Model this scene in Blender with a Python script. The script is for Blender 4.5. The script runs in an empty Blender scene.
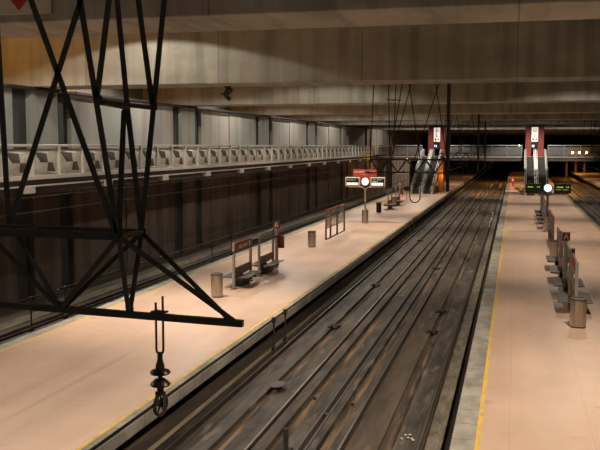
import bpy, math, random
from mathutils import Vector, Matrix
random.seed(7)
S = bpy.context.scene
C = S.collection

# ------------------------------------------------------------------ camera
cd = bpy.data.cameras.new('camera'); cam = bpy.data.objects.new('camera', cd); C.objects.link(cam)
S.camera = cam
cd.sensor_width = 36.0; cd.lens = 36.0*880/600; cd.clip_end = 600; cd.clip_start = 0.1
cam.location = (0, 0, 5.7)
cam.rotation_euler = (math.radians(90-5.1298), 0, math.radians(13.6765))

# ------------------------------------------------------------------ world, exposure
w = bpy.data.worlds.new('world'); S.world = w; w.use_nodes = True
w.node_tree.nodes['Background'].inputs[0].default_value = (1.0, 0.88, 0.72, 1)
w.node_tree.nodes['Background'].inputs[1].default_value = 0.16  # added ambient fill, entering through the open end behind the camera
S.view_settings.view_transform = 'Standard'; S.view_settings.look = 'None'
S.view_settings.gamma = 1.0; S.view_settings.use_curve_mapping = False
S.view_settings.exposure = 0.0

# ------------------------------------------------------------------ lamps under the ceiling, added fill
def spot(x, y, z, e, cone, col=(1, .78, .58), tx=None, ty=None, blend=.15, r=.12):
    l = bpy.data.lights.new('ceiling_and_fill_light', 'SPOT'); l.energy = e; l.color = col
    l.spot_size = math.radians(cone); l.spot_blend = blend; l.shadow_soft_size = r
    o = bpy.data.objects.new('ceiling_and_fill_light', l); C.objects.link(o); o.location = (x, y, z)
    d = Vector(((x if tx is None else tx)-x, (y if ty is None else ty)-y, -z))
    o.rotation_euler = d.to_track_quat('-Z', 'Y').to_euler()
def point(x, y, z, e, col, r=.15):
    l = bpy.data.lights.new('lamp_light', 'POINT'); l.energy = e; l.color = col; l.shadow_soft_size = r
    o = bpy.data.objects.new('lamp_light', l); C.objects.link(o); o.location = (x, y, z)
WARM = (1, .81, .62); NEU = (1, .88, .73); ORANGE = (1, .42, .07)
# bay nearest the camera: narrow lamps over each platform
spot(-11.5, 8.0, 11.0, 4200, 98, WARM, tx=-10.5, ty=10.0, blend=.5)
spot(4.2, 8.0, 11.0, 4300, 98, WARM, tx=3.2, ty=10.0, blend=.5)
# bay between the first and second beam
spot(-14.3, 31.2, 10.9, 620, 150, NEU, blend=.06)
spot(-12.0, 28.5, 11.0, 6200, 80, WARM, tx=-11.5, blend=1.0)
spot(3.0, 22.0, 10.6, 4600, 112, WARM, tx=1, blend=.5)
# bays further along: a broad dim reflector and a narrower strong one over each platform
for k, (yl, yr) in enumerate(((46.5, 46.0), (61.0, 62.5), (81.0, 80.0), (99.0, 99.0))):
    spot(-10.8, yl, 10.9, (800, 750, 600, 450)[k], 152, NEU)
    spot(3.4, yr, 10.9, (1000, 380, 350, 350)[k], 144, NEU)
    spot(-11.0, yl, 11.0, (2800, 4000, 2600, 2600)[k], 88, WARM, tx=-10.0, blend=.6)
    spot(3.0, yr, 11.0, (2600, 3000, 2600, 2600)[k], 88, WARM, blend=.6)
# lamps above the side track that wash the upper wall and the walkway
for y in (10, 26.8, 44.5, 62.3, 80.1, 98):
    spot(-16.5, y, 10.9, 1350 if y > 11 else 900, 150, (1, .89, .77), tx=-17.2)
# escalator heads and the far side of the footbridge
spot(-10.4, 117.5, 8.0, 500, 130, NEU)
spot(2.5, 117.5, 8.0, 500, 130, NEU)
# added fill spots without fixtures, to brighten the escalators and red gateways
for x in (-10.4, 2.5):
    spot(x, 109, 10.6, 6500 if x > 0 else 3600, 70, NEU, tx=x, ty=120, blend=.5)
spot(15, 122, 10.8, 3000, 100, WARM)
spot(15, 150, 10.8, 2500, 100, WARM)
point(-3.5, 133, 9.5, 800, NEU); point(10, 133, 9.5, 800, NEU); point(-14, 133, 9.5, 800, NEU)
# sodium lamps in the niche above the side wall, under the bridge and on the far line
for y in (28, 41, 58, 76):
    point(-21.7, y, 9.3, 520, ORANGE)
for x, y, z, e in ((-17, 113, 3.4, 120), (-8.4, 110.5, 2.0, 40), (-19, 128, 3, 120)):
    point(x, y, z, e, ORANGE)
for x, y, z, e in ((-4.5, 134, 4.0, 700), (8.0, 138, 4.0, 1100), (9.0, 160, 4.0, 1100), (12, 190, 4, 1200), (-3, 165, 4, 800), (1.5, 134, 3.8, 200)):
    spot(x, y, z, e, 160, ORANGE)

# ------------------------------------------------------------------ materials
def mat(name, col, rough=.7, metal=0.0, emit=None, estr=1.0):
    m = bpy.data.materials.new(name); m.use_nodes = True
    b = m.node_tree.nodes['Principled BSDF']
    b.inputs['Base Color'].default_value = (*col, 1); b.inputs['Roughness'].default_value = rough
    b.inputs['Metallic'].default_value = metal
    if emit:
        b.inputs['Emission Color'].default_value = (*emit, 1); b.inputs['Emission Strength'].default_value = estr
    return m
def noisy(name, c1, c2, scale=(1, 1, 1), rough=.8, detail=6, bump=0.0, lo=.35, hi=.65, streak=None, spec=.5, metal=0, third=None):
    """two-tone stained surface driven by world-space noise"""
    m = mat(name, c1, rough, metal); nt = m.node_tree; N = nt.nodes; L = nt.links; b = N['Principled BSDF']
    b.inputs['Specular IOR Level'].default_value = spec
    g = N.new('ShaderNodeNewGeometry'); mp = N.new('ShaderNodeMapping'); mp.inputs['Scale'].default_value = scale
    L.new(g.outputs['Position'], mp.inputs['Vector'])
    n = N.new('ShaderNodeTexNoise'); n.inputs['Scale'].default_value = 1; n.inputs['Detail'].default_value = detail
    n.inputs['Roughness'].default_value = .62
    L.new(mp.outputs[0], n.inputs['Vector'])
    r = N.new('ShaderNodeValToRGB'); r.color_ramp.elements[0].position = lo; r.color_ramp.elements[1].position = hi
    r.color_ramp.elements[0].color = (*c1, 1); r.color_ramp.elements[1].color = (*c2, 1)
    L.new(n.outputs['Fac'], r.inputs['Fac']); out = r.outputs['Color']
    if streak:
        sc, amt = streak
        mp2 = N.new('ShaderNodeMapping'); mp2.inputs['Scale'].default_value = sc
        L.new(g.outputs['Position'], mp2.inputs['Vector'])
        n2 = N.new('ShaderNodeTexNoise'); n2.inputs['Scale'].default_value = 1; n2.inputs['Detail'].default_value = 4
        L.new(mp2.outputs[0], n2.inputs['Vector'])
        r2 = N.new('ShaderNodeValToRGB'); r2.color_ramp.elements[0].position = .36; r2.color_ramp.elements[1].position = .56
        v = 1-amt; r2.color_ramp.elements[0].color = (v, v, v, 1); r2.color_ramp.elements[1].color = (1, 1, 1, 1)
        L.new(n2.outputs['Fac'], r2.inputs['Fac'])
        mx = N.new('ShaderNodeMix'); mx.data_type = 'RGBA'; mx.blend_type = 'MULTIPLY'; mx.inputs[0].default_value = 1
        L.new(out, mx.inputs[6]); L.new(r2.outputs['Color'], mx.inputs[7]); out = mx.outputs[2]
    if third:
        cc, sc3, lo3, hi3 = third
        mp3 = N.new('ShaderNodeMapping'); mp3.inputs['Scale'].default_value = sc3
        L.new(g.outputs['Position'], mp3.inputs['Vector'])
        n3 = N.new('ShaderNodeTexNoise'); n3.inputs['Scale'].default_value = 1; n3.inputs['Detail'].default_value = 5
        L.new(mp3.outputs[0], n3.inputs['Vector'])
        r3 = N.new('ShaderNodeValToRGB'); r3.color_ramp.elements[0].position = lo3; r3.color_ramp.elements[1].position = hi3
        r3.color_ramp.elements[0].color = (0, 0, 0, 1); r3.color_ramp.elements[1].color = (1, 1, 1, 1)
        L.new(n3.outputs['Fac'], r3.inputs['Fac'])
        mx = N.new('ShaderNodeMix'); mx.data_type = 'RGBA'; L.new(r3.outputs['Color'], mx.inputs[0])
        L.new(out, mx.inputs[6]); mx.inputs[7].default_value = (*cc, 1); out = mx.outputs[2]
    L.new(out, b.inputs['Base Color'])
    if bump:
        bp = N.new('ShaderNodeBump'); bp.inputs['Strength'].default_value = bump; bp.inputs['Distance'].default_value = .02
        L.new(n.outputs['Fac'], bp.inputs['Height']); L.new(bp.outputs[0], b.inputs['Normal'])
    return m
def grid_lines(m, sx, sy, wd, dark, axes=(0, 1)):
    """thin dark joints every sx, sy metres"""
    nt = m.node_tree; N = nt.nodes; L = nt.links; b = N['Principled BSDF']
    src = b.inputs['Base Color'].links[0].from_socket
    g = N.new('ShaderNodeNewGeometry'); sp = N.new('ShaderNodeSeparateXYZ'); L.new(g.outputs['Position'], sp.inputs[0])
    fac = None
    for ax, s in zip(axes, (sx, sy)):
        if not s: continue
        d = N.new('ShaderNodeMath'); d.operation = 'DIVIDE'; L.new(sp.outputs[ax], d.inputs[0]); d.inputs[1].default_value = s
        f = N.new('ShaderNodeMath'); f.operation = 'FRACT'; L.new(d.outputs[0], f.inputs[0])
        c = N.new('ShaderNodeMath'); c.operation = 'LESS_THAN'; L.new(f.outputs[0], c.inputs[0]); c.inputs[1].default_value = wd/s
        if fac is None: fac = c.outputs[0]
        else:
            a = N.new('ShaderNodeMath'); a.operation = 'MAXIMUM'; L.new(fac, a.inputs[0]); L.new(c.outputs[0], a.inputs[1]); fac = a.outputs[0]
    mx = N.new('ShaderNodeMix'); mx.data_type = 'RGBA'; mx.blend_type = 'MULTIPLY'
    L.new(fac, mx.inputs[0]); L.new(src, mx.inputs[6]); mx.inputs[7].default_value = (dark, dark, dark, 1)
    L.new(mx.outputs[2], b.inputs['Base Color'])
    return m

M = {}
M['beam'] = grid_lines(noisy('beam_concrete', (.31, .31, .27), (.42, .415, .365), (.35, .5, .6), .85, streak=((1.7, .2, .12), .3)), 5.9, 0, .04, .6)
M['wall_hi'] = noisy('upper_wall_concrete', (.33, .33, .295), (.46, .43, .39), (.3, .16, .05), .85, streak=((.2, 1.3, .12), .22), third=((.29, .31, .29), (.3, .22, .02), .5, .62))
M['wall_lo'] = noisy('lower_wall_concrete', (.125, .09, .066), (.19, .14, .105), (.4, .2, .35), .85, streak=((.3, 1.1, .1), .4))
M['niche'] = noisy('niche_shade_panel', (.035, .036, .033), (.06, .06, .055), (.4, .4, .4), .8)  # near-black tone puts the shade of the recesses into the colour
M['slab'] = noisy('walkway_concrete', (.5, .47, .42), (.62, .59, .53), (.8, .5, .8), .7)
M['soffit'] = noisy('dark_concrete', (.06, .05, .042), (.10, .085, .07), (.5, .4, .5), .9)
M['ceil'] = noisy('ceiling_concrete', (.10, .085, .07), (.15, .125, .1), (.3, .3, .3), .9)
M['floor'] = grid_lines(noisy('platform_paving', (.58, .405, .305), (.70, .515, .40), (.25, .2, 1), .40, streak=((.7, .12, 1), .13), third=((.44, .31, .23), (1.3, 1.6, 1), .64, .76)), 1.6, 1.6, .02, .86)
M['kerb'] = grid_lines(noisy('platform_kerb', (.27, .26, .225), (.44, .425, .375), (2.2, 1.2, 2.2), .7, streak=((1, .35, 1), .35)), 0, 1.0, .03, .55)
M['yellow'] = noisy('yellow_line', (.62, .40, .05), (.78, .54, .12), (3, 2, 3), .6, third=((.45, .33, .16), (5, 2, 1), .58, .68))
M['bed'] = noisy('trackbed_dirt_highlights', (.045, .035, .026), (.11, .085, .06), (2.2, .35, 1), .9, third=((.22, .175, .125), (3, .3, 1), .60, .78))  # dirt, with pale patches painting highlights over it
M['channel'] = noisy('black_channel_and_rail_shade', (.012, .01, .008), (.03, .025, .02), (4, .5, 1), .8)  # central channel floor, also painted shade along the rails
M['slabs'] = grid_lines(noisy('track_slab', (.026, .023, .019), (.115, .102, .085), (2.6, .45, 1), .6, streak=((6, .5, 1), .5), third=((.24, .21, .165), (3.5, .6, 1), .60, .78)), 0, 4.0, .05, .55)  # pale patches stand in for specular highlights on the slabs
M['rust_shade'] = noisy('rusty_dust_and_shade', (.06, .038, .022), (.27, .18, .11), (4, .3, 1), .9, third=((.035, .028, .02), (5, .3, 1), .46, .58))  # rusty dust; its dark patches paint the shadow lying in the grooves
M['gutter'] = noisy('gutter_concrete', (.08, .07, .05), (.21, .185, .14), (5, 1.2, 1), .85, third=((.05, .04, .03), (4, .5, 1), .58, .75))
M['beige'] = noisy('beige_edge', (.28, .23, .16), (.42, .35, .25), (4, .6, 2), .8)
M['rail_dark'] = noisy('rail_steel', (.045, .036, .03), (.09, .07, .055), (4, 1, 4), .5, metal=.3)
M['rail_top'] = mat('rail_polished', (.30, .27, .24), .38, .9)
M['steel'] = noisy('blackened_steel', (.03, .03, .026), (.055, .054, .045), (5, 5, 5), .65, spec=.25)
M['black'] = mat('black_rubber', (.012, .012, .012), .6)
M['wire'] = mat('dark_wire', (.012, .011, .01), .6)
M['insul'] = mat('brown_glaze', (.03, .02, .015), .35)
M['stainless'] = noisy('brushed_steel', (.42, .36, .30), (.55, .48, .40), (8, 8, .5), .32, metal=.9)
M['grey_metal'] = noisy('grey_metal', (.30, .29, .27), (.40, .385, .36), (3, 3, 3), .45, metal=.5)
M['dgrey'] = mat('dark_grey_metal', (.10, .095, .09), .5, .3)
M['seat'] = noisy('seat_sheet', (.065, .06, .06), (.10, .093, .09), (5, 5, 5), .4, metal=.3)
M['brown'] = mat('brown_board', (.20, .13, .09), .55)
M['red'] = noisy('red_panel', (.30, .035, .025), (.38, .05, .035), (2, 2, 2), .5)
M['maroon'] = noisy('maroon_enamel', (.20, .028, .02), (.26, .04, .03), (3, 3, 3), .5)
M['white'] = mat('white_lettering', (.8, .76, .68), .6)
M['signred'] = mat('red_lettering', (.45, .04, .03), .6)
M['screen'] = mat('black_screen', (.012, .014, .012), .25)
M['led'] = mat('green_led_text', (.1, .3, .02), .5, emit=(.42, 1, .05), estr=1.1)
M['amber'] = mat('amber_led_text', (.3, .2, .02), .5, emit=(1, .62, .2), estr=.35)
M['clockface'] = mat('lit_clock_face', (.9, .95, .95), .4, emit=(.62, .92, 1), estr=1.25)
M['litpanel'] = mat('backlit_white_panel', (.9, .88, .82), .4, emit=(1, .93, .84), estr=.75)
M['paper'] = mat('pale_paper', (.62, .58, .47), .6)
M['sodium'] = mat('sodium_lens', (1, .5, .1), .4, emit=(1, .55, .2), estr=14)
M['greenlamp'] = mat('green_lens', (.5, 1, .7), .4, emit=(.75, 1, .8), estr=6)
M['redlamp'] = mat('red_lens', (1, .05, .1), .4, emit=(1, .03, .08), estr=8)
M['bluelit'] = mat('pale_blue_screen', (.6, .7, .9), .4, emit=(.6, .72, 1), estr=1.3)
M['pyr_light'] = noisy('pale_relief_metal', (.44, .42, .37), (.60, .57, .51), (3, 2, 3), .5, metal=.1)
M['pyr_dark'] = noisy('dark_relief_metal', (.055, .048, .04), (.085, .073, .062), (3, 2, 3), .5, metal=.1)
M['post'] = mat('pale_green_post', (.62, .66, .58), .45, .1)
M['white_rail'] = mat('pale_grey_rail', (.60, .61, .58), .35, .3)
M['orange_wall'] = noisy('orange_cladding', (.46, .21, .10), (.58, .30, .16), (1, 1, .6), .5)
M['lattice'] = noisy('pale_lattice', (.26, .235, .2), (.36, .33, .28), (3, 1, .4), .7)
M['steps'] = noisy('escalator_steps', (.045, .047, .045), (.08, .08, .078), (2, 6, 6), .45, metal=.4)
M['balus'] = mat('brushed_balustrade', (.58, .57, .54), .45, .1)
M['darkfar'] = mat('far_dark_wall', (.03, .026, .022), .9)
def glass(name, col, rough, alpha):
    m = mat(name, col, rough); nt = m.node_tree; b = nt.nodes['Principled BSDF']; b.inputs['Alpha'].default_value = alpha
    return m
M['glass'] = glass('smoky_glass', (.35, .33, .28), .15, .45)
M['glass2'] = glass('grey_mesh_panel', (.20, .20, .21), .35, .45)

# ------------------------------------------------------------------ mesh helpers
class MB:
    def __init__(s): s.v = []; s.f = []; s.m = []
    def add(s, vs, fs, mi=0):
        o = len(s.v); s.v += [tuple(v) for v in vs]; s.f += [tuple(i+o for i in f) for f in fs]; s.m += [mi]*len(fs); return s
    def box(s, x0, x1, y0, y1, z0, z1, mi=0):
        return s.add([(x0,y0,z0),(x1,y0,z0),(x1,y1,z0),(x0,y1,z0),(x0,y0,z1),(x1,y0,z1),(x1,y1,z1),(x0,y1,z1)],
                     [(0,3,2,1),(4,5,6,7),(0,1,5,4),(1,2,6,5),(2,3,7,6),(3,0,4,7)], mi)
    def bar(s, p, q, r, n=8, w=None, mi=0, cap=True, r2=None):
        """round bar, or an h x w section when w is given"""
        p = Vector(p); q = Vector(q); d = (q-p).normalized()
        a = Vector((0, 0, 1)) if abs(d.z) < .95 else Vector((1, 0, 0))
        u = d.cross(a).normalized(); v = u.cross(d)
        if w is not None:
            ring = [(-w/2, -r/2), (w/2, -r/2), (w/2, r/2), (-w/2, r/2)]; n = 4; ring2 = ring
        else:
            ring = [(r*math.cos(2*math.pi*i/n), r*math.sin(2*math.pi*i/n)) for i in range(n)]
            k = (r2 if r2 is not None else r)/r; ring2 = [(x*k, y*k) for x, y in ring]
        vs = [p+u*x+v*y for x, y in ring]+[q+u*x+v*y for x, y in ring2]
        fs = [(i, (i+1) % n, n+(i+1) % n, n+i) for i in range(n)]
        if cap: fs += [tuple(range(n))[::-1], tuple(range(n, 2*n))]
        return s.add(vs, fs, mi)
    def angle(s, p, q, a, t):
        """steel angle section: two thin legs along the member"""
        p = Vector(p); q = Vector(q); d = (q-p).normalized()
        k = Vector((0, 1, 0)); u = d.cross(k).normalized(); v = u.cross(d).normalized()
        prof = [(0, 0), (a, 0), (a, t), (t, t), (t, a), (0, a)]
        prof = [(x-a/2, y-a/2) for x, y in prof]
        vs = [p+u*x+v*y for x, y in prof]+[q+u*x+v*y for x, y in prof]
        fs = [(i, (i+1) % 6, 6+(i+1) % 6, 6+i) for i in range(6)]+[(0, 3, 2, 1), (0, 5, 4, 3), (6, 7, 8, 9), (6, 9, 10, 11)]
        return s.add(vs, fs)
    def lathe(s, prof, n=20, c=(0, 0, 0), mi=0):
        vs = []; fs = []
        for r, z in prof:
            for i in range(n):
                a = 2*math.pi*i/n; vs.append((c[0]+r*math.cos(a), c[1]+r*math.sin(a), c[2]+z))
        for k in range(len(prof)-1):
            for i in range(n):
                j = (i+1) % n; fs.append((k*n+i, k*n+j, (k+1)*n+j, (k+1)*n+i))
        fs.append(tuple(range(n))[::-1]); fs.append(tuple(range((len(prof)-1)*n, len(prof)*n)))
        return s.add(vs, fs, mi)
    def tube(s, pts, r, n=8, closed=False, mi=0):
        pts = [Vector(p) for p in pts]; K = len(pts); vs = []; fs = []
        ref = None
        for k, p in enumerate(pts):
            a = pts[k-1] if (k > 0 or closed) else p
            b = pts[(k+1) % K] if (k < K-1 or closed) else p
            d = (b-a).normalized()
            if ref is None:
                ref = Vector((0, 1, 0)) if abs(d.y) < .9 else Vector((1, 0, 0))
            u = (ref-d*ref.dot(d)).normalized(); v = d.cross(u); ref = u
            vs += [p+u*(r*math.cos(2*math.pi*i/n))+v*(r*math.sin(2*math.pi*i/n)) for i in range(n)]
        for k in range(K if closed else K-1):
            k2 = (k+1) % K
            for i in range(n):
                j = (i+1) % n; fs.append((k*n+i, k*n+j, k2*n+j, k2*n+i))
        if not closed: fs += [tuple(range(n))[::-1], tuple(range((K-1)*n, K*n))]
        return s.add(vs, fs, mi)
    def build(s, name, m, parent=None, bevel=0, smooth=False, loc=None, rz=0):
        me = bpy.data.meshes.new(name); me.from_pydata(s.v, [], s.f)
        for x in (m if isinstance(m, (list, tuple)) else [m]): me.materials.append(x)
        for p, i in zip(me.polygons, s.m): p.material_index = i; p.use_smooth = smooth
        me.update(); o = bpy.data.objects.new(name, me); C.objects.link(o)
        if parent: o.parent = parent
        if loc: o.location = loc
        if rz: o.rotation_euler.z = rz
        if bevel:
            b = o.modifiers.new('bevel', 'BEVEL'); b.width = bevel; b.segments = 2; b.limit_method = 'ANGLE'
        if smooth:
            b = o.modifiers.new('edge', 'EDGE_SPLIT'); b.split_angle = math.radians(40)
        return o
def tag(o, label=None, cat=None, group=None, kind=None):
    if label: o['label'] = label
    if cat: o['category'] = cat
    if group: o['group'] = group
    if kind: o['kind'] = kind
    return o
def thing(name, label, cat, loc=(0, 0, 0), rz=0, group=None):
    o = bpy.data.objects.new(name, None); C.objects.link(o); o.location = loc; o.rotation_euler.z = rz
    o.empty_display_size = .2
    return tag(o, label, cat, group)
def struct(name, mb, m, **k):
    return tag(mb.build(name, m, **k), kind='structure')
def dup(root, loc, label, group=None, rz=None, cat=None):
    def cp(o, par):
        c = o.copy(); C.objects.link(c); c.parent = par
        for ch in list(o.children): cp(ch, c)
        return c
    r = cp(root, None); r.location = loc; r['label'] = label
    if group: r['group'] = group
    if rz is not None: r.rotation_euler.z = rz
    return r
def beams_y(): return [17.75+17.8*k for k in range(12)]

# ================================================================== STRUCTURE
ZB = 8.24; ZC = 11.3; YE = 235; ZT = -1.05
# ceiling and enclosing walls
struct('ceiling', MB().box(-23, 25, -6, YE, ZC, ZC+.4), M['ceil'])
struct('floor', MB().box(-23, 25, -6, YE, ZT-.4, ZT), M['bed'])
struct('wall_right', MB().box(24.6, 25, -6, YE, ZT, ZC), M['darkfar'])
struct('wall_front', MB().box(-23, 25, YE, YE+.4, ZT, ZC), M['darkfar'])
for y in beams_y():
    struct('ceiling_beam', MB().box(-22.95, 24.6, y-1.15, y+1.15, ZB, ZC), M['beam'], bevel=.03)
# side wall in two storeys: pilasters, dark niches and wide panels, repeating with the beams
def wall_storey(name, z0, z1, m, dx):
    b = MB(); nb = MB()
    y = -6.0
    cuts = []
    for yb in [17.75+17.8*k for k in range(-1, 13)]:
        cuts.append((yb-2.45, yb-1.15)); cuts.append((yb+1.15, yb+2.45))
    for a, c in cuts:
        if c < -6 or a > YE: continue
        a = max(a, -6); c = min(c, YE)
        if a > y: b.box(-22, -20.4, y, a, z0, z1)
        b.box(-22, -20.8, a, c, z0, z1)
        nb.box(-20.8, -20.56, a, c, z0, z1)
        y = c
    if y < YE: b.box(-22, -20.4, y, YE, z0, z1)
    for yb in [17.75+17.8*k for k in range(0, 12)]:
        b.box(-20.4, -20.4+dx, yb-1.15, yb+1.15, z0, z1)
        b.box(-20.4, -20.4+dx*.6, yb+2.45, yb+2.9, z0, z1)
        b.box(-20.4, -20.34, yb+8.4, yb+11.3, z0, z1)
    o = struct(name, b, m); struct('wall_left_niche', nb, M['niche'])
    return o
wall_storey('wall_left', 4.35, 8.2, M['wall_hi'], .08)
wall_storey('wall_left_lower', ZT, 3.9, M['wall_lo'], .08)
struct('wall_left_recess', MB().box(-23.3, -23, -6, YE, ZT, ZC), M['beam'])
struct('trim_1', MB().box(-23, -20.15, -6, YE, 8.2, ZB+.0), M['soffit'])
# raised walkway along the side wall
b = MB().box(-23, -18.45, -6, 118, 4.17, 4.35).box(-18.75, -18.2, -6, 118, 4.38, 4.55).box(-18.9, -18.46, -6, 118, 4.3, 4.4)
struct('walkway', b, M['slab'], bevel=.015)
struct('walkway_edge', MB().box(-18.449, -18.33, -6, 118, 4.17, 4.375), M['niche'])  # recessed band, its shade put into the dark colour
struct('walkway_edge', MB().box(-18.5, -18.22, -6, 118, 4.11, 4.165), M['slab'])
struct('walkway_edge_beam', MB().box(-18.75, -18.42, -6, 118, 3.80, 4.11), M['soffit'])
for k in range(-1, 13):
    y = 30.6+6.85*k
    if y > 117: break
    struct('cantilever_bracket', MB().box(-20.4, -18.2, y-.42, y+.42, 3.86, 4.16), M['slab'], bevel=.02)
struct('trim_2', MB().box(-20.4, -19.0, -6, 118, 3.85, 4.165), M['soffit'])

# platforms: paving, kerb, yellow line
def platform(x0, x1, y0, y1, side0=True, side1=True, z=0.0):
    i0 = x0+(.55 if side0 else 0); i1 = x1-(.38 if side1 else 0)
    struct('platform', MB().box(x0+.85 if side0 else x0, x1-1.0 if side1 else x1, y0, y1, ZT, z-.28), M['soffit'])
    struct('platform_paving', MB().box(i0, i1, y0, y1, z-.28, z), M['floor'])
    for s, xe, xi in ((side0, x0, i0), (side1, x1, i1)):
        if not s: continue
        a, c = min(xe, xi), max(xe, xi)
        struct('platform_kerb', MB().box(a, c, y0, y1, z-.28, z-.002), M['kerb'], bevel=.02)
        d = 1 if xe > xi else -1
        struct('platform_line', MB().box(min(xi, xi+.09*d), max(xi, xi+.09*d), y0, y1, z-.02, z+.004), M['yellow'])
platform(-14.3, -7.55, -6, YE)
platform(-1.09, 5.9, -6, YE)
platform(12.0, 18.5, -6, YE, True, False)
# short yellow cross mark on the right platform's kerb
struct('platform_line', MB().box(-1.09, -.71, 44.2, 44.45, -.01, .006), M['yellow'])

# track bed pieces
def strip(name, x0, x1, z1, m, z0=ZT, y0=-6, y1=YE): return struct(name, MB().box(x0, x1, y0, y1, z0, z1), m)
def double_track(xo, flip=False):
    """two slab tracks between platforms; xo = outer edge of the left platform"""
    def X(a): return xo+a
    for a, c in ((.55, .95), (.44+.0, .52)):
        pass
    strip('track_slab', X(.03), X(.30), ZT+.07, M['slabs'])
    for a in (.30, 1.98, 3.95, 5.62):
        strip('channel_and_rail_shade', X(a-.12), X(a+.13), ZT+.015, M['channel'])  # near-black strips paint the shadow beside each rail
    strip('channel_and_rail_shade', X(3.02), X(3.25), ZT+.02, M['channel'])
    for a in (0.42, 4.05):
        strip('track_slab', X(a), X(a+.70), ZT+.10, M['slabs' if a < 1 else 'bed'])
        strip('track_groove', X(a+.86), X(a+.98), ZT+.03, M['rust_shade'])
        strip('track_slab', X(a+1.02), X(a+1.52), ZT+.10, M['slabs'])
    strip('track_slab', X(2.07), X(2.36), ZT+.12, M['slabs'])
    strip('track_groove', X(2.46), X(2.66), ZT+.04, M['rust_shade'])
    strip('track_slab', X(2.68), X(3.02), ZT+.12, M['slabs'])
    strip('track_slab', X(3.25), X(3.44), ZT+.12, M['slabs'])
    strip('track_groove', X(3.50), X(3.72), ZT+.04, M['rust_shade'])
    strip('track_slab', X(3.72), X(3.90), ZT+.12, M['slabs'])
    strip('track_groove', X(4.13+.78), X(4.13+.86), ZT+.05, M['rust_shade'])
    strip('track_gutter', X(5.74), X(6.10), ZT+.06, M['gutter'])
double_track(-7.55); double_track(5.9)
strip('track_edge', -7.69, -7.62, ZT+.12, M['beige'])
strip('track_edge', 5.72, 5.9, ZT+.12, M['beige'])
# single track by the side wall
for x0, x1, z, m in ((-18.7, -18.0, .08, 'gutter'), (-17.1, -16.35, .1, 'slabs'), (-16.1, -15.5, .1, 'slabs'), (-16.33, -16.12, .03, 'rust_shade'), (-15.2, -14.9, .06, 'gutter')):
    strip('track_slab', x0, x1, ZT+z, M[m])

# rails, each one a thing
def rail(x, label):
    t = thing('rail', label, 'rail', (x, 0, ZT+.10), 0, 'running rails')
    MB().box(-.065, .065, -6, YE, -.1, -.08).box(-.012, .012, -6, YE, -.08, .03).box(-.036, .036, -6, YE, .03, .065).build('rail_body', M['rail_dark'], t)
    MB().box(-.024, .024, -6, YE, .0655, .072).build('rail_head', M['rail_top'], t)
for x, l in ((-7.25, 'steel rail closest to the left island platform, in the middle pair of tracks'),
             (-5.57, 'second steel rail out from the left island platform, in the middle pair of tracks'),
             (-3.60, 'third steel rail between the island platforms, just right of the central channel'),
             (-1.93, 'steel rail closest to the right island platform, in the middle pair of tracks'),
             (-17.33, 'steel rail in the shade closest to the side wall'),
             (-15.66, 'steel rail on the wall side track, beside the left island platform'),
             (6.20, 'steel rail just right of the right island platform'),
             (7.87, 'second rail out to the right of the right island platform'),
             (9.85, 'third rail out to the right of the right island platform'),
             (11.52, 'steel rail along the kerb of the far right platform')):
    rail(x, l)
for x, l in ((-4.50, 'thin dark cable duct on the left side of the central channel between the tracks'), (-4.33, 'thin dark cable duct on the right side of the central channel between the tracks'),
             (8.95, 'left thin cable duct between the two tracks right of the right platform'), (9.12, 'right thin cable duct between the two tracks right of the right platform')):
    tag(MB().box(-.025, .025, -6, YE, 0, .14).build('cable_duct', M['dgrey'], loc=(x, 0, ZT)), l, 'cable duct', 'cable ducts between the tracks')

# footbridge across the tracks
YB = 120
struct('footbridge', MB().box(-18.2, 24.6, YB, YB+7, 4.02, 4.3), M['soffit'])
struct('footbridge_edge', MB().box(-18.2, 24.6, YB-.15, YB, 4.15, 4.34), M['grey_metal'])
struct('footbridge_edge', MB().box(-18.2, 24.6, YB-.05, YB+.3, 3.72, 4.02), M['soffit'])
for x, yp, wd in ((-18.45, 124, .9), (14.7, 150, 1.7), (7.0, 124, .01)):
    if wd < .1: continue
    struct('bridge_pillar', MB().box(x-wd/2, x+wd/2, yp, yp+2, 0 if x > -1 else ZT, 4.02 if yp < 130 else ZC), M['wall_hi'], bevel=.03)

# ================================================================== WALKWAY RAILING
t = thing('walkway_railing', 'long relief-panelled railing along the raised walkway on the side wall', 'railing', (-18.3, 30.95-4*2.05, 4.55))
def relief_panel():
    b = MB(); W = 2.0; H = 1.0
    O = [(.0, 0, .02), (0, W, .02), (0, W, H), (0, 0, H)]
    d = .13
    e = .1; Q = [(.0, W*e, H*e), (0, W*(1-e), H*e), (0, W*(1-e), H*(1-e)), (0, W*e, H*(1-e))]
    Bm = (d*.5, W*.5, H*.14); Tm = (d*.5, W*.5, H*.86); Lm = (d*.5, W*.27, H*.5); Rm = (d*.5, W*.73, H*.5); Cc = (d, W*.5, H*.5)
    v = O+Q+[Bm, Tm, Lm, Rm, Cc]   # 0-3 outer bl br tr tl, 4-7 inner, 8 B, 9 T, 10 L, 11 R, 12 C
    b.add(v, [(7, 10, 12, 9), (5, 11, 12, 8)], 1)
    b.add(v, [(6, 9, 12, 11), (4, 8, 12, 10)], 0)
    b.add(v, [(0, 1, 5, 8, 4), (1, 2, 6, 11, 5), (2, 3, 7, 9, 6), (3, 0, 4, 10, 7)], 0)
    b.box(-.03, -.005, 0, W, .02, H, 0)
    return b
first = None
n = 0
for k in range(0, 46):
    y = 2.05*k
    if first is None: first = relief_panel().build('relief_panel', [M['pyr_light'], M['pyr_dark']], t, loc=(0, y+.03, 0))
    else:
        c = first.copy(); C.objects.link(c); c.parent = t; c.location = (0, y+.03, 0)
p0 = None
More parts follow.
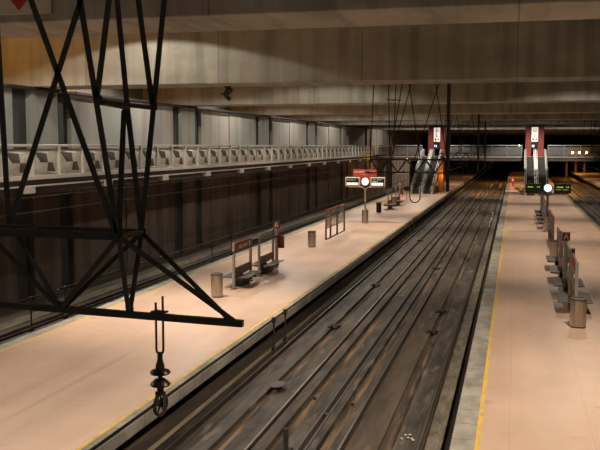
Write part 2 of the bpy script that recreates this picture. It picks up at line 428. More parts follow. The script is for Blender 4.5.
for k in range(0, 47):
    y = 2.05*k
    if p0 is None: p0 = MB().box(-.05, .10, -.05, .05, -.02, 1.12).build('post', M['post'], t, loc=(0, y, 0))
    else:
        c = p0.copy(); C.objects.link(c); c.parent = t; c.location = (0, y, 0)
MB().box(-.08, .10, -.05, 46*2.05+.05, 1.12, 1.22).build('handrail', M['white_rail'], t, bevel=.02)
MB().box(-.03, .03, 0, 46*2.05, 1.0, 1.03).build('upper_rail', M['dgrey'], t)

# black pipe along the top of the side wall
t = thing('wall_pipe', 'black pipe running along the top edge of the side wall', 'pipe', (-20.1, 0, 8.14))
MB().bar((0, -6, 0), (0, 125, 0), .07, 10).build('pipe', M['black'], t, smooth=True)
b = MB()
for k in range(22): b.box(-.12, .09, 6*k-4, 6*k-3.9, -.03, .1)
b.build('clip', M['dgrey'], t)

# footbridge railing
t = thing('bridge_railing', 'grey glazed railing along the footbridge across the tracks', 'railing', (0, YB, 4.34))
segs = [(-18.2, -12.2), (-8.7, .9), (4.2, 24.6)]
for a, c in segs:
    n = max(1, round((c-a)/2.0)); s_ = (c-a)/n
    for i in range(n):
        MB().box(a+i*s_+.05, a+(i+1)*s_-.05, -.015, .015, .1, 1.25).build('panel', M['glass2'], t)
    for i in range(n+1):
        MB().box(a+i*s_-.03, a+i*s_+.03, -.03, .03, 0, 1.4).build('post', M['grey_metal'], t)
    MB().box(a, c, -.05, .05, 1.4, 1.48).build('handrail', M['white_rail'], t)

# ================================================================== ESCALATORS AND RED GATEWAYS
def escalator(x, label, group):
    t = thing('escalator', label, 'escalator', (x, 105, 0), 0, group)
    prof = [(0, .0), (1.2, .0), (12.6, 4.3), (15.0, 4.3)]
    b = MB(); w_ = .46
    # stepped incline
    vs = []; fs = []
    pts = [(0, .02), (1.2, .02)]
    n = 21
    for i in range(n):
        y = 1.2+(12.6-1.2)*i/n; z = 4.3*(i+1)/n
        pts += [(y, z), (1.2+(12.6-1.2)*(i+1)/n, z)]
    pts += [(15.0, 4.3)]
    for (y, z) in pts: vs += [(-w_, y, z), (w_, y, z)]
    for i in range(len(pts)-1): fs.append((2*i, 2*i+1, 2*i+3, 2*i+2))
    b.add(vs, fs)
    lo = [(-w_, 0, 0), (w_, 0, 0), (w_, 1.2, 0), (-w_, 1.2, 0)]
    b.build('steps', M['steps'], t)
    # truss casing under the steps
    c = MB()
    vs = []
    for s in (-.62, .62): vs += [(s, 0, 0), (s, 1.5, 0), (s, 15.0, 3.6 if False else 3.7), (s, 15, 4.25), (s, 12.6, 4.22), (s, 1.2, -.06+.0)]
    vs = []
    for s in (-.6, .6): vs += [(s, .3, 0), (s, 3.2, 0), (s, 13.2, 3.6), (s, 15, 3.6), (s, 15, 4.25), (s, 12.6, 4.2), (s, 1.2, 0)]
    m_ = 7
    c.add(vs, [tuple(range(m_)), tuple(range(m_, 2*m_))[::-1]]+[(i, i+m_, (i+1) % m_+m_, (i+1) % m_) for i in range(m_)])
    c.build('casing', M['dgrey'], t)
    for s in (-1, 1):
        bb = MB(); vs = []
        out = [(-.3, 0), (-.3, .7), (.1, 1.0), (1.2, 1.0), (12.4, 5.25), (15.0, 5.3), (15.0, 4.2), (12.6, 4.2), (1.3, .0)]
        for xx in (s*.46, s*.68):
            vs += [(xx, y, z) for y, z in out]
        m_ = len(out)
        bb.add(vs, [tuple(range(m_)), tuple(range(m_, 2*m_))[::-1]]+[(i, i+m_, (i+1) % m_+m_, (i+1) % m_) for i in range(m_)])
        o = bb.build('balustrade', M['balus'], t)
        MB().tube([(s*.57, y, z) for y, z in ((-.35, .3), (-.35, .75), (.05, 1.06), (1.2, 1.06), (12.4, 5.31), (15, 5.36))], .045, 6).build('handrail', M['black'], o)
    return t
e = escalator(1.86, 'left lane of the escalator pair on the right island platform', 'escalators at the platform ends')
dup(e, (3.23, 105, 0), 'right lane of the escalator pair on the right island platform')
dup(e, (-11.40, 105, 0), 'left lane of the escalator pair on the left island platform')
dup(e, (-10.03, 105, 0), 'right lane of the escalator pair on the left island platform')

def gateway(x, label):
    t = thing('red_gateway', label, 'gateway', (x, 122.6, 4.3))
    o = MB().box(-1.2, -.42, 0, .5, 0, 3.93).box(.42, 1.2, 0, .5, 0, 3.93).box(-.42, .42, .1, .5, 1.9, 3.93)
    o.build('frame', M['red'], t, bevel=.03)
    lp = MB().box(-.42, .42, 0, .1, 2.0, 3.9).build('lit_sign', M['litpanel'], t); lp['label'] = 'white lit sign panel with red pictograms'
    g = MB()
    # pictograms: ring with notch, arrow, and letters band
    g.box(-.2, -.1, -.02, 0, 3.3, 3.75).box(.1, .2, -.02, 0, 3.3, 3.75).box(-.2, .2, -.02, 0, 3.3, 3.38)
    g.box(-.04, .04, -.02, 0, 2.7, 3.0)
    g.add([(-.12, -.01, 2.72), (.12, -.01, 2.72), (0, -.01, 2.58)], [(0, 1, 2)])
    g.box(-.32, -.06, -.02, 0, 2.2, 2.42).box(.1, .3, -.02, 0, 2.2, 2.42)
    g.build('pictogram', M['signred'], lp)
    sc = MB().box(-.42, .42, .05, .2, .95, 1.9).build('display', M['screen'], t)
    MB().box(-.34, -.02, -.0+.03, .05, 1.25, 1.55).build('display_image', M['bluelit'], sc)
    return t
gateway(2.55, 'tall red gateway with a lit white sign above the right platform escalators')
gateway(-10.45, 'tall red gateway with a lit white sign above the left platform escalators')
# orange side cladding by the left escalators
tag(MB().box(-9.25, -8.65, 111, 113.2, 0, 4.0).build('clad_column', M['orange_wall'], bevel=.03), 'orange clad column lit up on the right of the left escalators', 'column')
tag(MB().box(-1.3, 1.3, -.4, .4, 0, .55).build('platform_bin_box', M['orange_wall'], loc=(-8.9, 116.5, 0), bevel=.03), 'low orange lit box on the platform behind the left escalators', 'box')
# pale lattice screen left of the left escalators
t = thing('lattice_screen', 'pale slatted screen left of the left escalators under the footbridge', 'screen', (-14.9, 119, 0))
b = MB()
for i in range(13): b.box(-1.15+i*.19, -1.07+i*.19, 0, .12, 0, 4.0)
b.build('slats', M['lattice'], t); MB().box(-1.2, 1.25, .12, .2, 0, 4.0).build('backing_board', M['wall_lo'], t)
MB().box(-1.2, 1.25, -.03, .0, 1.9, 2.05).build('rail', M['lattice'], t)

# lamps about the footbridge
def lampthing(name, x, y, z, m, r, label, group=None):
    t = thing(name, label, 'lamp', (x, y, z), 0, group)
    MB().lathe([(r*.9, -r*1.0), (r*1.1, -r*.3), (r*1.1, r*.3)], 14).build('housing', M['dgrey'], t)
    b = MB(); pr = [(r*math.cos(a), r*math.sin(a)) for a in [math.pi/2*(i/5) for i in range(6)]]
    pr = [(max(.003, p), q) for p, q in pr]
    o = b.lathe(pr, 14).build('lens', m, t, smooth=True)
    for ch in t.children: ch.rotation_euler.x = math.radians(90)
    return t
for x, l in ((7.28, 'leftmost of the three orange lamps on the footbridge railing'), (8.12, 'middle one of the three orange lamps on the footbridge railing'), (9.0, 'rightmost of the three orange lamps on the footbridge railing')):
    lampthing('orange_lamp', x, YB-.185, 4.85, M['sodium'], .15, l, 'orange lamps on the footbridge')
    point(x, YB-.5, 4.85, 12, ORANGE)
lampthing('green_lamp', .55, YB-.14, 5.78, M['greenlamp'], .09, 'small pale green lamp left of the right red gateway')
for x, l in ((-14.2, 'small orange lamp at the left end of the bridge soffit'),):
    lampthing('orange_lamp', x, YB-.1, 3.97, M['sodium'], .05, l)
# far yellowish columns beyond the bridge
for x, y, l in ((11.0, 200, 'leftmost orange lit column beyond the footbridge'), (12.9, 200, 'middle orange lit column beyond the footbridge'), (14.7, 200, 'rightmost orange lit column beyond the footbridge')):
    tag(MB().lathe([(.24, 0), (.24, 4.9)], 14).build('far_column', M['orange_wall'], loc=(x, y, ZT), smooth=True), l, 'column', 'orange lit columns beyond the footbridge')
# ================================================================== PLATFORM FURNITURE
def bin_(x, y, label, m='stainless'):
    t = thing('litter_bin', label, 'bin', (x, y, 0), 0, 'litter bins on the platforms')
    b = MB()
    n = 28; prof = []
    vs = []; fs = []
    for z in (.05, .86):
        for i in range(n):
            a = 2*math.pi*i/n; r = .225 if i % 2 else .218
            vs.append((r*math.cos(a), r*math.sin(a), z))
    fs = [(i, (i+1) % n, n+(i+1) % n, n+i) for i in range(n)]+[tuple(range(n))[::-1], tuple(range(n, 2*n))]
    b.add(vs, fs).build('body', M[m], t)
    MB().lathe([(.19, 0), (.2, .05)], 24).build('plinth', M['dgrey'], t)
    MB().lathe([(.235, .84), (.24, .86), (.235, .905), (.17, .91), (.165, .88)], 28).build('rim', M['dgrey'], t, smooth=True)
    return t
B0 = bin_(-10.85, 31.3, 'round steel litter bin on the left platform beside the nearest bench')
for x, y, l in ((-11.06, 48.3, 'round steel litter bin on the left platform between benches and notice board'),
                (2.05, 28.7, 'large near litter bin at the front end of the right platform bench row'),
                (-11.0, 82.6, 'far litter bin beside the second bench group on the left platform'),
                (2.05, 46.6, 'litter bin on the right platform behind the first four benches')):
    q = dup(B0, (x, y, 0), l)
    if y == 28.7: q.scale = (1.12, 1.12, 1.03)
t = bin_(-11.3, 75.2, 'black litter bin with a pale band in front of the far left benches', 'black')
MB().lathe([(.25, .86), (.2, .97)], 20).build('lid_band', M['white'], t)

def word_strip(b, x0, x1, z0, z1, y, axis='x', n=None, seed=1):
    """a line of small lettering strokes"""
    r = random.Random(seed); x = x0; h = z1-z0
    while x < x1-.01:
        w_ = h*r.uniform(.42, .62)
        if r.random() < .16: x += h*.5; continue
        e_ = min(x+w_, x1)
        k = r.random()
        parts = [(x, x+w_*.25, z0, z1), (x, e_, z1-h*.2, z1) if k < .5 else (x, e_, z0, z0+h*.2), (e_-w_*.25, e_, z0, z1 if k > .3 else z0+h*.6)]
        for a, c, p, q in parts:
            if axis == 'x': b.box(a, c, y-.004, y, p, q)
            else: b.box(y, y+.004, a, c, p, q)
        x = e_+h*.18

def bench(x, y, label, header, L=2.2, group='double sided benches on the platforms'):
    t = thing('platform_bench', label, 'bench', (x, y, 0), 0, group)
    for yy in (-L/2-.05, L/2+.05):
        p = MB().box(-.05, .05, yy-.06, yy+.06, 0, 1.86).build('post', M['grey_metal'], t, bevel=.008)
        MB().box(-.1, .1, yy-.1, yy+.1, 0, .03).build('foot_plate', M['dgrey'], p)
    MB().box(-.02, .02, -L/2+.02, L/2-.02, .5, .84).build('backrest', M['brown'], t, bevel=.01)
    for s in (-1, 1):
        b = MB(); x0, x1 = (.1*s, .56*s); lo, hi = min(x0, x1), max(x0, x1)
        b.box(lo, hi, -L/2+.05, -.02, .42, .46).box(lo, hi, .02, L/2-.05, .42, .46)
        b.build('seat', M['seat'], t, bevel=.015)
        for yb in (-.32, .24): MB().box(min(.05*s, .5*s), max(.05*s, .5*s), yb, yb+.08, .3, .42).build('seat_bracket', M['black'], t)
    MB().box(-.16, .16, -.5, .5, 0, .30).build('base_shade_block', M['black'], t)  # black block added where the seats' shadow lies on the floor
    if header == 'red':
        h = MB().box(-.04, .04, -L/2+.02, L/2-.02, 1.46, 1.84).build('header_sign', M['maroon'], t, bevel=.01)
        h['label'] = 'red header sign with pale lettering'
        for s in (1,):
            b = MB(); word_strip(b, -L/2+.5, -.1, 1.58, 1.72, .041, 'y', seed=3); word_strip(b, .05, .65, 1.58, 1.72, .041, 'y', seed=5)
            b.box(.041, .046, .82, .95, 1.52, 1.76)
            b.build('lettering', M['white'], h)
        b = MB()
    else:
        h = MB().box(-.02, .02, -L/2+.02, L/2-.02, 1.5, 1.84).build('header_sign', M['glass2'], t)
        MB().box(-.03, .03, -L/2, L/2, 1.84, 1.87).box(-.03, .03, -L/2, L/2, 1.47, 1.5).build('header_frame', M['grey_metal'], t)
    return t
b1 = bench(-10.8, 34.35, 'nearest bench on the left platform, under a red lettered header sign', 'red')
b2 = bench(-10.8, 37.95, 'second bench on the left platform, under a clear grey header panel', 'clear')
dup(b1, (-10.9, 79.2, 0), 'far bench on the left platform, nearer one of the second pair')
dup(b2, (-10.9, 84.4, 0), 'far bench on the left platform, rearmost of the second pair')
for i, (y, l) in enumerate(((31.7, 'bench on the right platform directly behind the big near bin'), (35.3, 'second bench from the near bin on the right platform'),
                            (38.95, 'third bench from the near bin on the right platform'), (42.6, 'fourth bench from the near bin on the right platform'))):
    dup(b2 if i % 2 else b1, (2.1, y, 0), l)
for i, (y, l) in enumerate(((63.4, 'bench on the right platform right behind the clock pole'), (67.1, 'second bench behind the clock pole on the right platform'),
                            (70.8, 'third bench behind the clock pole on the right platform'), (74.5, 'rearmost bench behind the clock pole on the right platform'))):
    dup(b2 if i % 2 else b1, (2.2, y, 0), l)
# small black speaker between the two left benches
tag(MB().box(-.08, .08, -.28, .28, -.12, .12).box(-.03, .03, -.575, .575, -.03, .03).build('platform_speaker', M['black'], loc=(-10.8, 36.15, 1.62), bevel=.01),
    'small black speaker box fixed between the two nearest left benches', 'speaker')

def totem(x, y, label):
    t = thing('information_totem', label, 'sign post', (x, y, 0), 0, 'information totems')
    MB().box(-.06, .06, -.09, .09, 0, 1.86).build('post', M['grey_metal'], t, bevel=.01)
    h = MB().box(-.16, .16, -.04, .04, 1.86, 2.20).build('sign_head', M['maroon'], t, bevel=.02)
    b = MB()   # white letter A
    b.add([(-.10, -.045, 1.92), (-.055, -.045, 1.92), (.0, -.045, 2.14), (-.02, -.045, 2.17)], [(0, 1, 2, 3)])
    b.add([(.055, -.045, 1.92), (.10, -.045, 1.92), (.02, -.045, 2.17), (0, -.045, 2.14)], [(0, 1, 2, 3)])
    b.box(-.06, .06, -.048, -.044, 1.99, 2.02)
    b.build('letter', M['white'], h)
    MB().box(.08, .36, -.07, .07, .95, 1.55).build('hose_box', M['maroon'], t, bevel=.02)['label'] = 'dark red emergency box'
    MB().box(.06, .09, -.03, .03, 1.1, 1.3).build('bracket', M['dgrey'], t)
    return t
tt = totem(-10.75, 39.55, 'sign post with a red letter sign at the end of the near left benches')
dup(tt, (2.1, 38.78-1.6, 0), 'sign post with a red letter sign among the near right benches')
dup(tt, (-10.9, 86.2, 0), 'sign post with a red letter sign behind the far left benches')

def notice(x, y, label):
    t = thing('notice_board', label, 'notice board', (x, y, 0), 0, 'glazed notice boards')
    L = 5.9
    ys = (0, 1.35, 3.45, L)
    for yy in ys:
        MB().box(-.05, .05, yy-.05, yy+.05, 0, 1.78).build('post', M['dgrey'], t)
    MB().box(-.035, .035, -.1, L+.1, 1.78, 1.84).box(-.03, .03, -.10, -.055, .78, 1.84).build('top_frame', M['red'], t)['label'] = 'red top frame'
    for a, c in zip(ys[:-1], ys[1:]):
        g = MB().box(-.02, .02, a+.06, c-.06, .72, 1.76).build('glass_panel', M['glass'], t)
    MB().box(-.03, .03, .06, L-.06, .68, .72).build('lower_frame', M['dgrey'], t)
    MB().box(.022, .03, .2, 1.2, .85, 1.5).build('poster', M['paper'], t)
    MB().box(.022, .03, 3.9, 5.4, .95, 1.45).build('poster', M['paper'], t)
    MB().box(-.03, .03, .0, L, .03, .07).build('floor_rail', M['dgrey'], t)
    return t
nb_ = notice(-11.05, 52.1, 'glazed notice board with red top frame on the left platform')
dup(nb_, (2.15, 50.2, 0), 'glazed notice board with red top frame in front of the right clock')

def clockpost(x, y, label, left):
    t = thing('clock_post', label, 'clock', (x, y, 0), 0, 'clock and departure board posts')
    MB().lathe([(.075, 0), (.07, 2.35)], 16).build('pole', M['grey_metal'] if left else M['dgrey'], t, smooth=True)
    MB().lathe([(.24, 0), (.24, .95), (.2, .97)], 20).build('sleeve', M['stainless'], t, smooth=True)
    for s in (-1, 1):
        MB().tube([(0, 0, 2.25), (s*.08, 0, 2.42), (s*.2, 0, 2.5), (s*.45, 0, 2.53), (s*1.3, 0, 2.53)], .045, 8).build('arm', M['grey_metal'] if left else M['dgrey'], t, smooth=True)
        a, c = (.40, 1.48)
        lo, hi = (min(s*a, s*c), max(s*a, s*c))
        fr = MB().box(lo, hi, -.12, .12, 2.55, 3.2).build('departure_board', M['paper'] if left else M['black'], t, bevel=.03)
        sc = MB().box(lo+.07, hi-.07, -.135, -.12, 2.62, 3.13).build('screen', M['screen'], fr)
        if left and s < 0:
            MB().box(lo+.12, hi-.12, -.145, -.135, 2.66, 2.82).build('white_band', M['litpanel'], sc)
            g = MB(); word_strip(g, lo+.12, hi-.3, 2.96, 3.05, -.137, seed=12); g.build('lettering', M['white'], sc)
        elif left:
            g = MB(); word_strip(g, lo+.12, lo+.55, 2.88, 2.95, -.137, seed=8); g.build('led_text', M['led'], sc)
            MB().box(lo+.1, hi-.15, -.145, -.135, 2.64, 2.82).build('white_band', M['litpanel'], sc)
            g = MB(); word_strip(g, lo+.12, hi-.2, 3.0, 3.08, -.137, seed=9); g.build('lettering', M['white'], sc)
        else:
            g = MB(); word_strip(g, lo+.1, lo+(.5 if s < 0 else .58), 2.93, 3.0, -.137, seed=4); word_strip(g, hi-.3, hi-.12, 2.93, 3.0, -.137, seed=6)
            g.build('led_text', M['led'], sc)
            if s > 0:
                g = MB(); word_strip(g, lo+.12, hi-.14, 2.76, 2.83, -.137, seed=14); g.build('amber_text', M['amber'], sc)
    ck = MB(); n = 24
    ck.add([(.29*math.cos(2*math.pi*i/n), yy, 2.9+.29*math.sin(2*math.pi*i/n)) for yy in (-.11, .11) for i in range(n)],
           [(i, (i+1) % n, n+(i+1) % n, n+i) for i in range(n)]+[tuple(range(n)), tuple(range(n, 2*n))])
    ck = ck.build('clock_case', M['grey_metal'], t)
    f = MB(); f.add([(.25*math.cos(2*math.pi*i/n), -.115, 2.9+.25*math.sin(2*math.pi*i/n)) for i in range(n)], [tuple(range(n))])
    f.build('clock_face', M['clockface'], ck)
    h = MB()
    h.bar((0, -.12, 2.9), (.1, -.12, 2.83), .018, 4, w=.018).bar((0, -.12, 2.9), (.03, -.12, 3.08), .014, 4, w=.014)
    h.build('clock_hand', M['dgrey'], ck)
    MB().bar((0, 0, 2.4), (0, 0, 2.62), .05, 8).build('clock_stem', M['dgrey'], t)
    if left:
        t.scale = (1, 1, 1.065)
        sg = MB().box(-.95, .82, .14, .22, 3.26, 3.74).box(-.5, -.42, .14, .2, 2.5, 3.26).box(.4, .47, .14, .2, 2.5, 3.26).build('name_sign', M['red'], t)
        MB().box(-.46, .46, .13, .2, 2.6, 3.26).build('sign_backing', M['red'], t)
        g = MB(); word_strip(g, -.86, .08, 3.5, 3.62, .139, seed=21); word_strip(g, .18, .76, 3.5, 3.62, .139, seed=22); word_strip(g, -.3, .0, 3.36, 3.4, .139, seed=23)
        g.build('lettering', M['white'], sg)
    return t
clockpost(-10.68, 64.3, 'clock between two pale departure boards with red name sign, left platform', True)
clockpost(2.2, 61.2, 'bright clock between two black departure boards with green text, right platform', False)

# odds and ends on the far left platform
t = thing('ticket_post', 'slim dark control post standing near the left escalators', 'post', (-11.2, 94.5, 0))
MB().lathe([(.06, 0), (.05, .9)], 12).build('pole', M['paper'], t); MB().box(-.3, .3, -.1, .1, .9, 1.35).build('box', M['black'], t, bevel=.02)
t = thing('red_beacon', 'small glowing red lamp post behind the far left benches', 'lamp', (-12.2, 99.0, 0))
MB().lathe([(.04, 0), (.04, .55)], 10).build('pole', M['dgrey'], t); MB().lathe([(.05, .55), (.09, .6), (.09, .78), (.03, .84)], 12).build('lens', M['redlamp'], t)
point(-12.2, 98.6, .75, 10, (1, .03, .08))
point(-.3, 128, 1.2, 40, (1, .05, .08))
t = thing('red_beacon', 'small glowing red lamp on the right platform beyond the escalators', 'lamp', (-.2, 129.0, 0))
MB().lathe([(.04, 0), (.04, .75)], 10).build('pole', M['dgrey'], t); MB().lathe([(.05, .75), (.09, .8), (.09, .98), (.03, 1.04)], 12).build('lens', M['redlamp'], t)

# ================================================================== TRACK FITTINGS
def clip(x, y, z, label):
    b = MB().box(-.17, .17, -.12, .12, 0, .06).box(-.05, .05, -.35, .35, 0, .04).box(-.26, -.14, -.3, .3, 0, .05)
    tag(b.build('track_clamp', M['black'], loc=(x, y, z), bevel=.01), label, 'track fitting', 'black fittings across the track grooves')
for x, y, l in ((-2.70, 31.4, 'black fitting across the groove of the right track, nearest the camera'), (-2.70, 35.4, 'black fitting across the groove of the right track, second from the camera'),
                (-6.3, 41.5, 'black fitting in the groove of the left track halfway down the left platform'), (-6.3, 31.5, 'black fitting in the left track groove level with the first bin'),
                (-6.3, 62.0, 'black fitting in the left track groove level with the left clock'), (-3.98, 48.0, 'black fitting in the dust right of the central channel level with the middle bin')):
    clip(x, y, ZT+.10, l)
for x, y, l in ((-5.02, 22.3, 'small dark round peg in the orange dust left of the central channel'), (-4.2, 26.5, 'dark peg on the right edge of the central channel, farthest of the pegs'),
                (-3.95, 22.0, 'small dark peg in the dust right of the central channel'), (-4.415, 20.9, 'dark peg in the central channel')):
    tag(MB().lathe([(.045, 0), (.045, .07), (.025, .09)], 12).build('track_peg', M['dgrey'], loc=(x, y, ZT+.06)), l, 'track fitting')
for x, y, l in ((-4.70, 38.6, 'pale scrap lying just left of the central channel between the tracks'), (-2.25, 19.6, 'white splash of debris on the slab of the right track')):
    b = MB()
    for i in range(7):
        a, c = random.uniform(-.16, .16), random.uniform(-.2, .2)
        b.box(a-.025, a+.03, c-.03, c+.03, 0, .012)
    tag(b.build('litter_scrap', M['paper'], loc=(x, y, ZT+.13)), l, 'litter')
t = thing('oval_cover', 'grey oval cover plate over the groove of the left track', 'cover plate', (-6.2, 22.9, ZT+.1))
o = MB().lathe([(.20, .10), (.22, .12), (.0+.2, .14)], 24).build('plate', M['dgrey'], t); o.scale = (1, 1.5, 1)
MB().box(-.1, .1, -.12, .12, 0, .10).build('stub', M['black'], t)
t = thing('marker_post', 'dark marker post standing in the central channel nearest the camera', 'post', (-4.72, 18.1, ZT))
MB().box(-.045, .045, -.05, .05, 0, .62).build('blade', M['steel'], t); MB().box(-.18, .12, -.14, .14, 0, .16).build('foot', M['black'], t)

# ================================================================== OVERHEAD LINES
def line(x, label, droppers, zc=3.31, zm=3.68, double=False, y0=-5, ys=None):
    t = thing('overhead_line', label, 'overhead wire', (x, 0, 0), 0, 'overhead contact lines')
    MB().bar((0, y0, zc), (0, 119.8, zc), .014, 6).build('contact_wire', M['wire'], t)
    if double: MB().bar((.07, y0, zc+.04), (.07, 119.8, zc+.04), .012, 6).build('contact_wire', M['wire'], t)
    MB().bar((0, y0, zm), (0, 119.8, zm), .013, 6).build('messenger_wire', M['wire'], t)
    for y in droppers:
        d = MB().bar((0, y, zc), (0, y, zm), .011, 6).build('dropper', M['wire'], t)
        MB().box(-.02, .02, y-.04, y+.04, zc-.03, zc+.04).build('clip', M['wire'], d); MB().box(-.02, .02, y-.03, y+.03, zm-.04, zm+.02).build('clip', M['wire'], d)
line(-2.70, 'overhead line hanging above the track next to the right island platform', (9.8, 10.33, 23.5, 24.5, 36, 50, 62, 76))
line(-6.10, 'overhead line hanging above the track next to the left island platform', (10.2, 11.1, 17.3, 18.6, 31, 44, 58, 72), zm=3.72, double=True)
line(-16.95, 'overhead line hanging above the wall side track', (36, 50, 64, 78), zm=3.85)
line(7.05, 'overhead line hanging above the track right of the right island platform', (60, 74, 88))
line(10.7, 'overhead line hanging above the track by the far right platform', (60, 74, 88))

# near support truss (hangs above the middle tracks just in front of the camera)
A_ = .040
t = thing('overhead_truss', 'large black lattice truss hanging close to the camera at upper left', 'truss', (-2.9, 6.4, 4.36))
org = Vector((-2.9, 6.4, 4.36))
def mem(name, p, q, a=A_, kind='angle', tk=.012, par=None):
    b = MB(); p = Vector(p)-org; q = Vector(q)-org
    if kind == 'angle': b.angle(p, q, a, tk)
    elif kind == 'round': b.bar(p, q, a/2, 10)
    else: b.bar(p, q, a, w=a)
    return b.build(name, M['steel'], par or t)
ZTp = 11.3
def ext(p, q, z=ZTp):
    p = Vector(p); q = Vector(q); k = (z-q.z)/(p.z-q.z); return tuple(q+(p-q)*k), tuple(q)
N1 = (-2.885, 6.1, 5.02); N2 = (-3.01, 6.8, 4.98); N0 = (-3.80, 6.1, 5.03); N0b = (-4.2, 6.8, 4.99)
chord = mem('bottom_chord', (-7.6, 6.4, 4.50), (-2.01, 6.4, 4.335), .052, 'box')
mem('upper_chord', (-7.6, 6.1, 5.06), N1, .055, 'box')
mem('upper_chord', (-7.6, 6.8, 5.03), N2, .055, 'box')
mem('cross_tie', N1, N2, .04, 'box')
mem('cross_tie', N0, (-3.95, 6.8, 4.99), .04, 'box')
for p, q in ((N1, (-2.07, 6.4, 4.35)), (N2, (-2.10, 6.4, 4.35)), (N1, (-2.955, 6.4, 4.38)), (N2, (-2.945, 6.4, 4.38)),
             (N1, (-3.54, 6.4, 4.40)), (N2, (-3.52, 6.4, 4.40)), (N0b, (-3.56, 6.4, 4.40)), ((-4.02, 6.1, 5.04), (-3.57, 6.4, 4.40)),
             ((-4.4, 6.1, 5.04), (-4.9, 6.4, 4.43)), ((-4.5, 6.8, 5.0), (-4.92, 6.4, 4.43)), ((-5.4, 6.1, 5.05), (-4.95, 6.4, 4.43)), ((-5.4, 6.8, 5.02), (-4.95, 6.4, 4.43))):
    mem('web_diagonal', p, q, .038)
for p, q in (((-4.358, 6.1, 8.9), (-2.899, 6.1, 5.023)), ((-3.489, 6.1, 8.9), (-2.891, 6.1, 5.023)), ((-2.594, 6.1, 8.9), (-3.041, 6.1, 6.058)),
             ((-3.937, 6.1, 8.9), (-3.809, 6.1, 5.095)), ((-2.347, 6.1, 8.9), (-3.791, 6.1, 5.111)),
             ((-3.361, 6.8, 8.9), (-3.12, 6.8, 6.03)), ((-2.531, 6.8, 8.9), (-3.014, 6.8, 4.984)), ((-3.268, 6.8, 8.9), (-2.898, 6.8, 6.044))):
    a, c = ext(p, q); mem('hanger', a, c, .043)
mem('hanger', (-3.12, 6.8, 6.03), N2, .045)
mem('hanger', (-3.148, 6.8, 5.99), N1, .045)
mem('middle_tie', (-3.033, 6.1, 6.03), (-2.881, 6.8, 6.01), .032, 'box')
mem('middle_tie', (-3.033, 6.1, 6.03), (-3.12, 6.8, 6.02), .04, 'box')
for p in (N1, N2, (-3.55, 6.4, 4.41), (-2.95, 6.4, 4.385), (-3.04, 6.1, 6.04), (-2.89, 6.8, 6.03)):
    b = MB(); q = Vector(p)-org; b.box(q.x-.03, q.x+.03, q.y-.006, q.y+.006, q.z-.035, q.z+.035)
    b.build('gusset_plate', M['steel'], t)

# insulator assembly hanging from the near truss
t = thing('insulator_hanger', 'black two-disc insulator with pulley wheel hanging from the near truss', 'insulator', (-2.70, 6.4, 4.36), math.radians(-11))
t.scale = (1.09, 1.09, 1.085)
u = [(-.030, 0, .10), (-.030, 0, -.24)]+[(.030*math.cos(a), 0, -.25+.030*math.sin(a)) for a in [math.pi+math.pi*i/6 for i in range(1, 6)]]+[(.030, 0, -.24), (.030, 0, .15)]
MB().tube(u, .0085, 8).build('u_bolt', M['steel'], t, smooth=True)
MB().box(-.055, .055, -.035, .035, .027, .04).build('clamp_plate', M['steel'], t)
MB().lathe([(.012, -.31), (.02, -.30), (.018, -.27), (.010, -.262)], 12).build('shackle', M['steel'], t)
MB().lathe([(.034, -.385), (.032, -.36), (.022, -.33), (.018, -.30), (.01, -.295)], 16).build('insulator_cap', M['insul'], t, smooth=True)
MB().lathe([(.016, -.52), (.016, -.38)], 12).build('insulator_core', M['insul'], t, smooth=True)
for z, r, h in ((-.405, .076, .0), (-.493, .076, .016)):
    MB().lathe([(.018, z-.012), (r*.55, z-.018), (r*.9, z-.022), (r, z-.010), (r*.86, z+.006), (r*.5, z+.014+h), (.02, z+.018+h)], 24).build('insulator_disc', M['insul'], t, smooth=True)
MB().lathe([(.022, -.58), (.026, -.53), (.03, -.50)], 12).build('socket', M['steel'], t)
wh = MB(); R = .078; zc = -.655
wh.tube([(0, R*math.cos(2*math.pi*i/24), zc+R*math.sin(2*math.pi*i/24)) for i in range(24)], .013, 8, closed=True)
for i in range(5):
    a = 2*math.pi*i/5+.3; wh.bar((0, 0, zc), (0, R*math.cos(a), zc+R*math.sin(a)), .007, 6)
wh.bar((-.03, 0, zc), (.03, 0, zc), .018, 10)
wh.build('pulley_wheel', M['steel'], t, smooth=True)
MB().box(-.034, -.026, -.018, .018, zc-.01, -.56).box(.026, .034, -.018, .018, zc-.01, -.56).box(-.034, .034, -.018, .018, -.575, -.56).build('yoke', M['steel'], t)

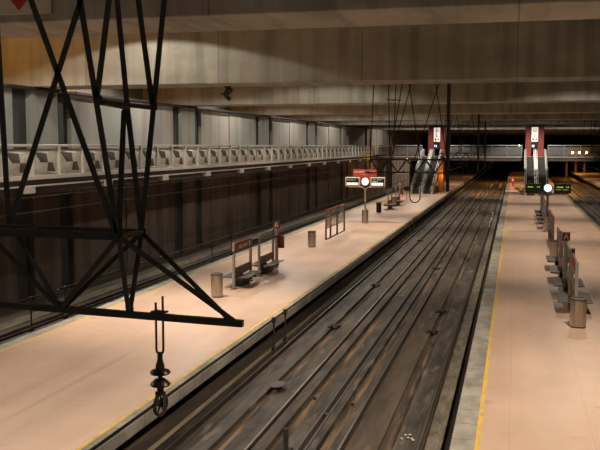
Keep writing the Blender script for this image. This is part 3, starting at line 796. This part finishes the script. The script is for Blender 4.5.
# second truss down the hall and its repeats
def far_truss(y):
    t = thing('overhead_truss', 'black lattice truss with a hanging loop, in front of the left escalators', 'truss', (-5, y, 4.42), 0, 'far overhead trusses')
    o_ = Vector((-5, y, 4.42))
    def m(name, p, q, a=.05, box=False):
        p = Vector(p)-o_; q = Vector(q)-o_; b = MB()
        if box: b.bar(p, q, a, w=a)
        else: b.angle(p, q, a, .014)
        return b.build(name, M['steel'], t)
    m('bottom_chord', (-7.2, y, 4.42), (-2.55, y, 4.40), .06, True)
    m('upper_chord', (-6.9, y-.35, 5.04), (-3.0, y-.35, 5.04), .055, True)
    m('upper_chord', (-6.9, y+.35, 5.04), (-3.0, y+.35, 5.04), .055, True)
    xs = [-6.9, -6.0, -5.1, -4.2, -3.3]
    for i, x in enumerate(xs):
        for s in (-.35, .35):
            m('web_diagonal', (x, y+s, 5.04), (x+.45, y, 4.42), .042); 
            if i: m('web_diagonal', (x, y+s, 5.04), (x-.45, y, 4.42), .042)
    for p, q, s in (((-6.11, 11.3), (-5.93, 5.04), 0), ((-5.59, 11.3), (-5.78, 5.04), 0), ((-4.2, 11.3), (-5.85, 5.04), -.35), ((-5.47, 11.3), (-4.5, 5.04), .35),
                    ((-2.75, 11.3), (-4.7, 5.04), -.35), ((-4.21, 11.3), (-3.2, 5.04), .35), ((-5.0, 11.3), (-6.0, 5.04), .35), ((-6.6, 11.3), (-6.85, 5.04), -.35)):
        m('hanger', (p[0], y+s, p[1]), (q[0], y+s, q[1]), .05)
    for xx in (-6.05, -5.7): m('tie', (xx-.1, y, 7.95), (xx+.3, y, 7.9), .05, True)
    b = MB().box(-3.21+5, -3.05+5, -.08, .08, 3.5-4.42, 11.3-4.42); b.build('mast', M['steel'], t)
    L = [(-4.94+5, 0, .3), (-4.94+5, 0, -1.2)]+[(-4.69+5+.25*math.cos(a), 0, -1.22+.25*math.sin(a)) for a in [math.pi+math.pi*i/8 for i in range(1, 8)]]+[(-4.44+5, 0, -1.2), (-4.44+5, 0, -.0)]
    MB().tube(L, .028, 8).build('loop', M['black'], t, smooth=True)
    MB().tube([(-.2, -.02, .05), (-1.2, -.02, -.15), (-2.0, -.02, -.05), (-2.2, -.02, 0)], .02, 6).build('cable', M['black'], t, smooth=True)
    return t
ft = far_truss(43)
dup(ft, (-5, 79, 4.42), 'black lattice truss above the middle tracks, second one down the hall')
dup(ft, (-5, 97, 4.42), 'black lattice truss above the middle tracks, rearmost one before the footbridge')
dup(ft, (8.7, 79, 4.42), 'black lattice truss above the right hand tracks, nearer of two')
dup(ft, (8.7, 97, 4.42), 'black lattice truss above the right hand tracks, farther of two')

# wall panel with red diamond on the nearest beam
t = thing('beam_sign', 'pale square sign with a red diamond on the nearest ceiling beam', 'sign', (-10.35, 16.58, 8.4))
MB().box(-1.1, 1.1, -.05, 0, 0, 2.2).build('board', M['slab'], t)
MB().add([(.39, -.055, .07), (1.34-.0, -.055, 1.1), (.39, -.055, 2.1), (-.56, -.055, 1.1)], [(0, 1, 2, 3)]).build('diamond', M['signred'], t)['label'] = 'red diamond'
for ch in t.children: ch.location.x = 0
# black floodlight hanging from the second beam
t = thing('spotlight', 'small black double lamp fitting hanging under the second ceiling beam', 'lamp', (-12.0, 36.2, 8.24))
MB().box(-.12, .12, -.1, .1, -.06, 0).bar((0, 0, -.05), (-.02, 0, -.22), .025, 8).build('bracket', M['black'], t)
o = MB().bar((-.12, 0, -.38), (.14, -.05, -.10), .12, 12, r2=.16).build('lamp_head', M['black'], t)
MB().bar((-.14, 0, -.36), (.12, .0, -.56), .06, 10, r2=.10).build('lower_head', M['black'], t)
MB().bar((-.30, 0, -.30), (-.08, 0, -.34), .04, 8).build('handle', M['black'], t)
